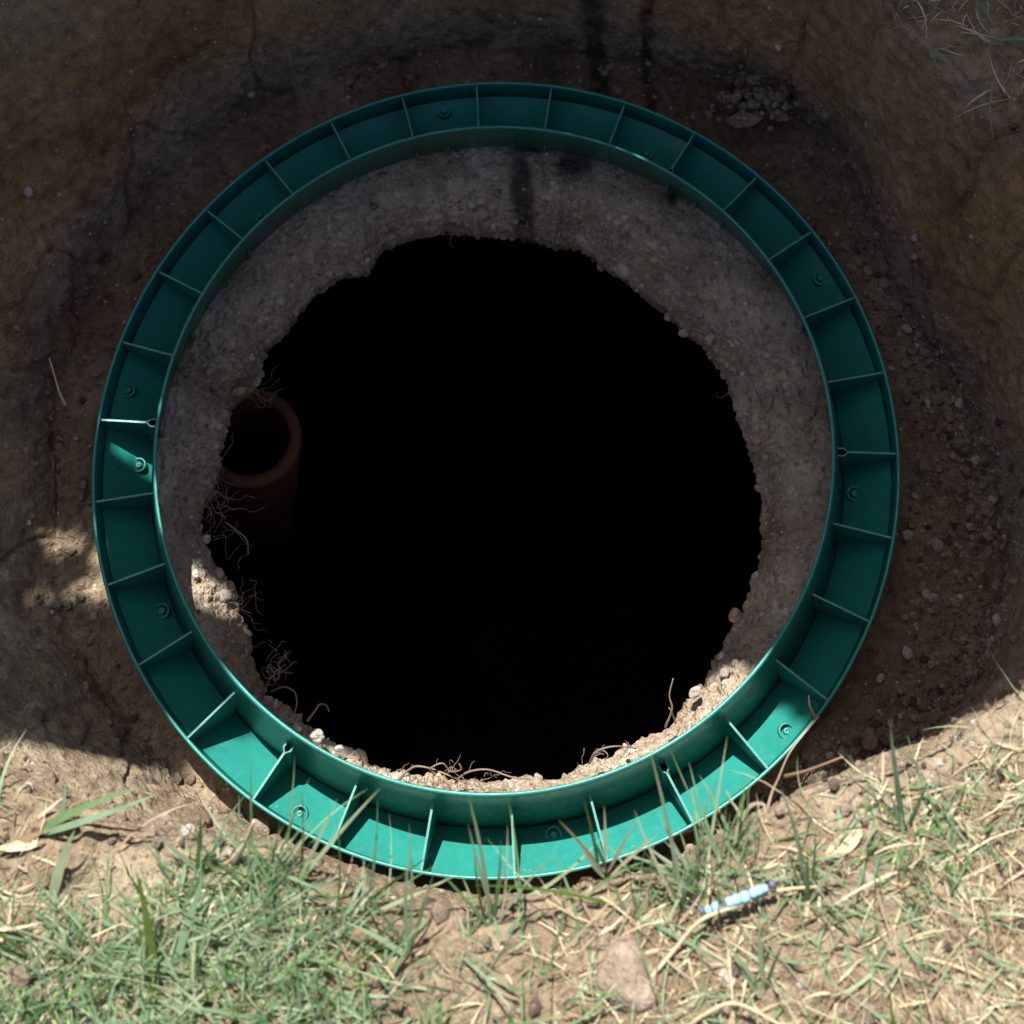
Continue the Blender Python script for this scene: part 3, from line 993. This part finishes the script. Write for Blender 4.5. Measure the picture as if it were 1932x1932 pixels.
def stick(name, label, cat, pts, r0, r1, m_, group=None, wob=.08, n=8):
    P = np.array([at(*q) for q in pts])
    b0 = P[0].copy()
    V, F = tube(catmull(list(P - b0), n), r0, r1, 7, wob)
    o = mk(name, V, F, m_)
    o.location = tuple(b0)
    return tag(o, label, cat, group)


stick('dry_stalk', 'long bent straw stalk lying between the brown clod and the blue beads', 'straw stalk', [(1215, 1860, Z + .006), (1270, 1795, Z + .010), (1322, 1737, Z + .022), (1400, 1706, Z + .018), (1470, 1680, Z + .012), (1560, 1672, Z + .008)], .0016, .0011, M_S1)
stick('dry_stalk', 'arched straw stalk at the bottom edge among dry grass', 'straw stalk', [(1290, 1940, Z + .004), (1340, 1908, Z + .010), (1378, 1893, Z + .014), (1420, 1905, Z + .010), (1490, 1945, Z + .004)], .0014, .0012, M_S1)
stick('dry_stalk', 'thin dry stalk lying flat across dirt left of the brown clod', 'straw stalk', [(1010, 1850, Z + .006), (1080, 1826, Z + .008), (1140, 1812, Z + .008)], .0009, .0005, M_S2)
stick('dry_stalk', 'dry brown grass stub standing at the lip left of the ring', 'straw stalk', [(440, 1625, Z), (462, 1590, Z + .02), (480, 1548, Z + .045)], .0028, .0012, M_S1)
stick('dry_stalk', 'slim dry stalk on the shaded dirt wall far left', 'straw stalk', [(93, 675, .06), (104, 712, .058), (113, 742, .055), (124, 765, .05)], .0006, .0014, M_S1)
for i, (lab, pts_) in enumerate((
        ('grey twig lying diagonally on the upper right dirt wall', [(1665, 140, .16), (1720, 122, .18), (1752, 108, .19)]),
        ('forked twig tip pointing down at the upper right corner', [(1765, 20, .24), (1778, 48, .235), (1762, 66, .22)]),
        ('long pale twig sloping to the right edge in the top right corner', [(1795, 75, .23), (1850, 100, .22), (1880, 125, .21), (1895, 150, .20)]),
        ('thick twig at the very top right corner above the flat pebble', [(1880, -10, .25), (1905, 20, .25), (1945, 38, .25)]))):
    stick('twig', lab, 'twig', pts_, .0013, .0007, M_S2, 'twigs on the shaded bank')
for lab, pts_, m_ in (
        ('dry straw piece on dark pit floor right of the ring', [(1690, 686, .02), (1720, 684, .024), (1750, 690, .02)], M_S2),
        ('thin pale straw lying in a shaded ring cell at right', [(1557, 1192, .0075), (1578, 1216, .0075), (1598, 1240, .0075)], M_S2),
        ('hair thin root on the shaded upper left dirt', [(500, 30, .16), (535, 75, .13), (552, 130, .10)], M_S2),
        ('short pale root scrap above the ring at upper left', [(732, 148, .02), (731, 120, .035), (728, 96, .05)], M_S2)):
    stick('straw', lab, 'straw', pts_, .0008, .0005, m_)

# the strand of pale blue beads on the stalk
bd = thing('bead_strand', 'short strand of pale blue beads with a dark end, lying on the bent straw stalk', 'bead strand', tuple(at(1390, 1690, Z + .02)))
b0 = at(1390, 1690, Z + .02)
for (px, py, r, m_) in ((1324, 1718, .0030, M_DARKB), (1336, 1716, .0034, M_BLUE), (1351, 1711, .0042, M_BLUE), (1377, 1701, .0044, M_BLUE), (1389, 1697, .0046, M_BLUE), (1405, 1692, .0050, M_BLUE), (1421, 1685, .0040, M_BLUE), (1432, 1680, .0042, M_BLUE), (1443, 1676, .0034, M_BLUE), (1457, 1668, .0036, M_DARKB)):
    V, F = lathe([(.15, -.55), (.5, -.62), (.92, -.5), (1, 0), (.92, .5), (.5, .62), (.15, .55)], 18)
    R_ = Matrix.Rotation(math.radians(20), 3, 'Z') @ Matrix.Rotation(math.radians(90), 3, 'Y')
    V = np.array([list(R_ @ Vector(Vector((v[0] * .55, v[1] * .75, v[2] * 1.05)) * r)) for v in V]) + (at(px, py, Z + .021) - b0)
    mk('bead', V, F, m_, bd)
V, F = tube(np.array([at(1318, 1721, Z + .021), at(1390, 1697, Z + .021), at(1462, 1666, Z + .021)]) - b0, .0007, .0007, 6)
mk('thread', V, F, M_DARKB, bd)

# ------------------------------------------------------------------ roots
GR = 'roots on the broken concrete edge'
stick('root', 'arched reddish root loop on the near concrete edge, left of centre', 'root', [(745, 1480, -.01), (775, 1450, .0), (800, 1447, .004), (840, 1460, .0), (880, 1478, -.005)], .0012, .0006, M_ROOT, GR)
stick('root', 'low root arch on the near concrete edge at bottom centre', 'root', [(858, 1478, -.01), (880, 1458, .002), (920, 1452, .006), (965, 1466, .0), (1000, 1470, -.006)], .0011, .0006, M_ROOT, GR)
stick('root', 'curled hooked root between the two near root arches', 'root', [(820, 1462, 0), (812, 1450, .008), (835, 1440, .01), (850, 1455, .006), (870, 1452, .01), (866, 1440, .012)], .0008, .0004, M_ROOT, GR)
stick('root', 'forked pink rootlet rising from the lower right concrete edge', 'root', [(1255, 1372, -.02), (1268, 1338, .0), (1263, 1312, .01), (1270, 1280, .02)], .0011, .0005, M_ROOTP, GR)
stick('root', 'short rootlet branching beside the forked pink rootlet', 'root', [(1275, 1365, -.02), (1268, 1345, -.005), (1262, 1335, .0)], .0009, .0005, M_ROOTP, GR)
stick('root', 'dark root bow at the lower right edge before the sunlit concrete', 'root', [(1112, 1440, -.02), (1125, 1418, -.005), (1160, 1408, 0), (1200, 1412, -.01)], .0011, .0006, M_ROOT, GR)
stick('root', 'thin root arching out over the hole at lower left', 'root', [(512, 1305, -.02), (535, 1296, -.01), (555, 1305, -.01), (560, 1325, -.015), (556, 1345, -.02)], .0009, .0006, M_ROOT, GR)
stick('root', 'small hooked root over the black hole at lower left', 'root', [(580, 1360, -.02), (595, 1340, -.012), (602, 1330, -.01), (615, 1330, -.01), (621, 1342, -.014)], .0012, .0006, M_ROOT, GR)
stick('root', 'zigzag pale root lying on the right concrete face', 'root', [(1408, 690, -.012), (1426, 740, -.012), (1443, 776, -.014), (1453, 768, -.014), (1463, 735, -.010), (1470, 715, -.008), (1476, 740, -.008), (1488, 782, -.008)], .0010, .0007, M_ROOT, GR)
stick('root', 'long pale root hanging into the hole in front of the orange pipe', 'root', [(425, 985, -.04), (445, 1000, -.035), (465, 1018, -.03), (468, 1045, -.035)], .0010, .0006, M_ROOT, GR)
stick('root', 'twisted pinkish root lying across the ring wall at lower right', 'root', [(1440, 1560, .20), (1455, 1500, .16), (1468, 1470, .12), (1490, 1420, .072), (1525, 1375, .066), (1545, 1352, .066)], .0014, .0007, M_ROOTP, GR)
stick('root', 'thin stub of root standing at the lower right rim', 'root', [(1538, 1352, .066), (1528, 1332, .075), (1526, 1312, .08)], .0013, .0007, M_ROOTP, GR)
stick('root', 'knotted pale root knuckle in the gap below the ring at lower right', 'root', [(1400, 1545, .24), (1418, 1520, .235), (1442, 1520, .235), (1440, 1550, .24), (1415, 1560, .25), (1390, 1525, .22), (1375, 1508, .20)], .0019, .0009, M_ROOTP, GR)
stick('root', 'tan root bridging the dark gap to the dirt at lower right', 'root', [(1480, 1465, .16), (1520, 1455, .19), (1560, 1440, .21), (1590, 1428, .22)], .0016, .0008, M_S2, GR)


def tangle(label, px, py, z, n, spread, length, m_, sag=.3):
    c = at(px, py, z)
    mb_ = MB()
    for i in range(n):
        p = np.array([random.gauss(0, spread[0]), random.gauss(0, spread[1]), random.gauss(0, .006)])
        dvec = RNG.normal(size=3)
        path = [p.copy()]
        for k in range(9):
            dvec = dvec + RNG.normal(size=3) * .55 + np.array([.05, 0, -sag * .2])
            dvec /= np.linalg.norm(dvec)
            p = p + dvec * length / 9
            path.append(p.copy())
        V, F = tube(catmull(path, 3), random.uniform(.00025, .00048), .00016, 5)
        mb_.add(V, F)
    o = mb_.build('root_tangle', [m_])
    o.location = tuple(c)
    return tag(o, label, 'roots', 'root tangles on the concrete edge')


tangle('dark hair fine root tangle on the left concrete edge before the pipe', 405, 945, -.035, 26, (.008, .020), .05, M_ROOT)
tangle('fine roots hanging from the left edge below the sunlit fleck', 440, 1130, -.035, 15, (.008, .022), .045, M_ROOT)
tangle('reddish ball of roots at the lower left concrete edge', 513, 1258, -.02, 20, (.005, .007), .028, M_ROOTP)
tangle('wispy roots hanging beside the pipe mouth at the left edge', 470, 735, -.055, 14, (.004, .005), .045, M_ROOT)
tangle('hair fine roots hanging at the far upper concrete edge', 850, 425, -.06, 12, (.005, .002), .032, M_ROOT)
tangle('matted fine roots on the right concrete face above the zigzag root', 1440, 690, -.012, 30, (.014, .014), .04, M_ROOT, 0)
tangle('low brown root mat along the near concrete edge', 830, 1470, -.012, 26, (.022, .004), .026, M_ROOT, 0)
tangle('root fringe along the lower right concrete edge', 1170, 1425, -.015, 18, (.02, .005), .025, M_ROOT, 0)
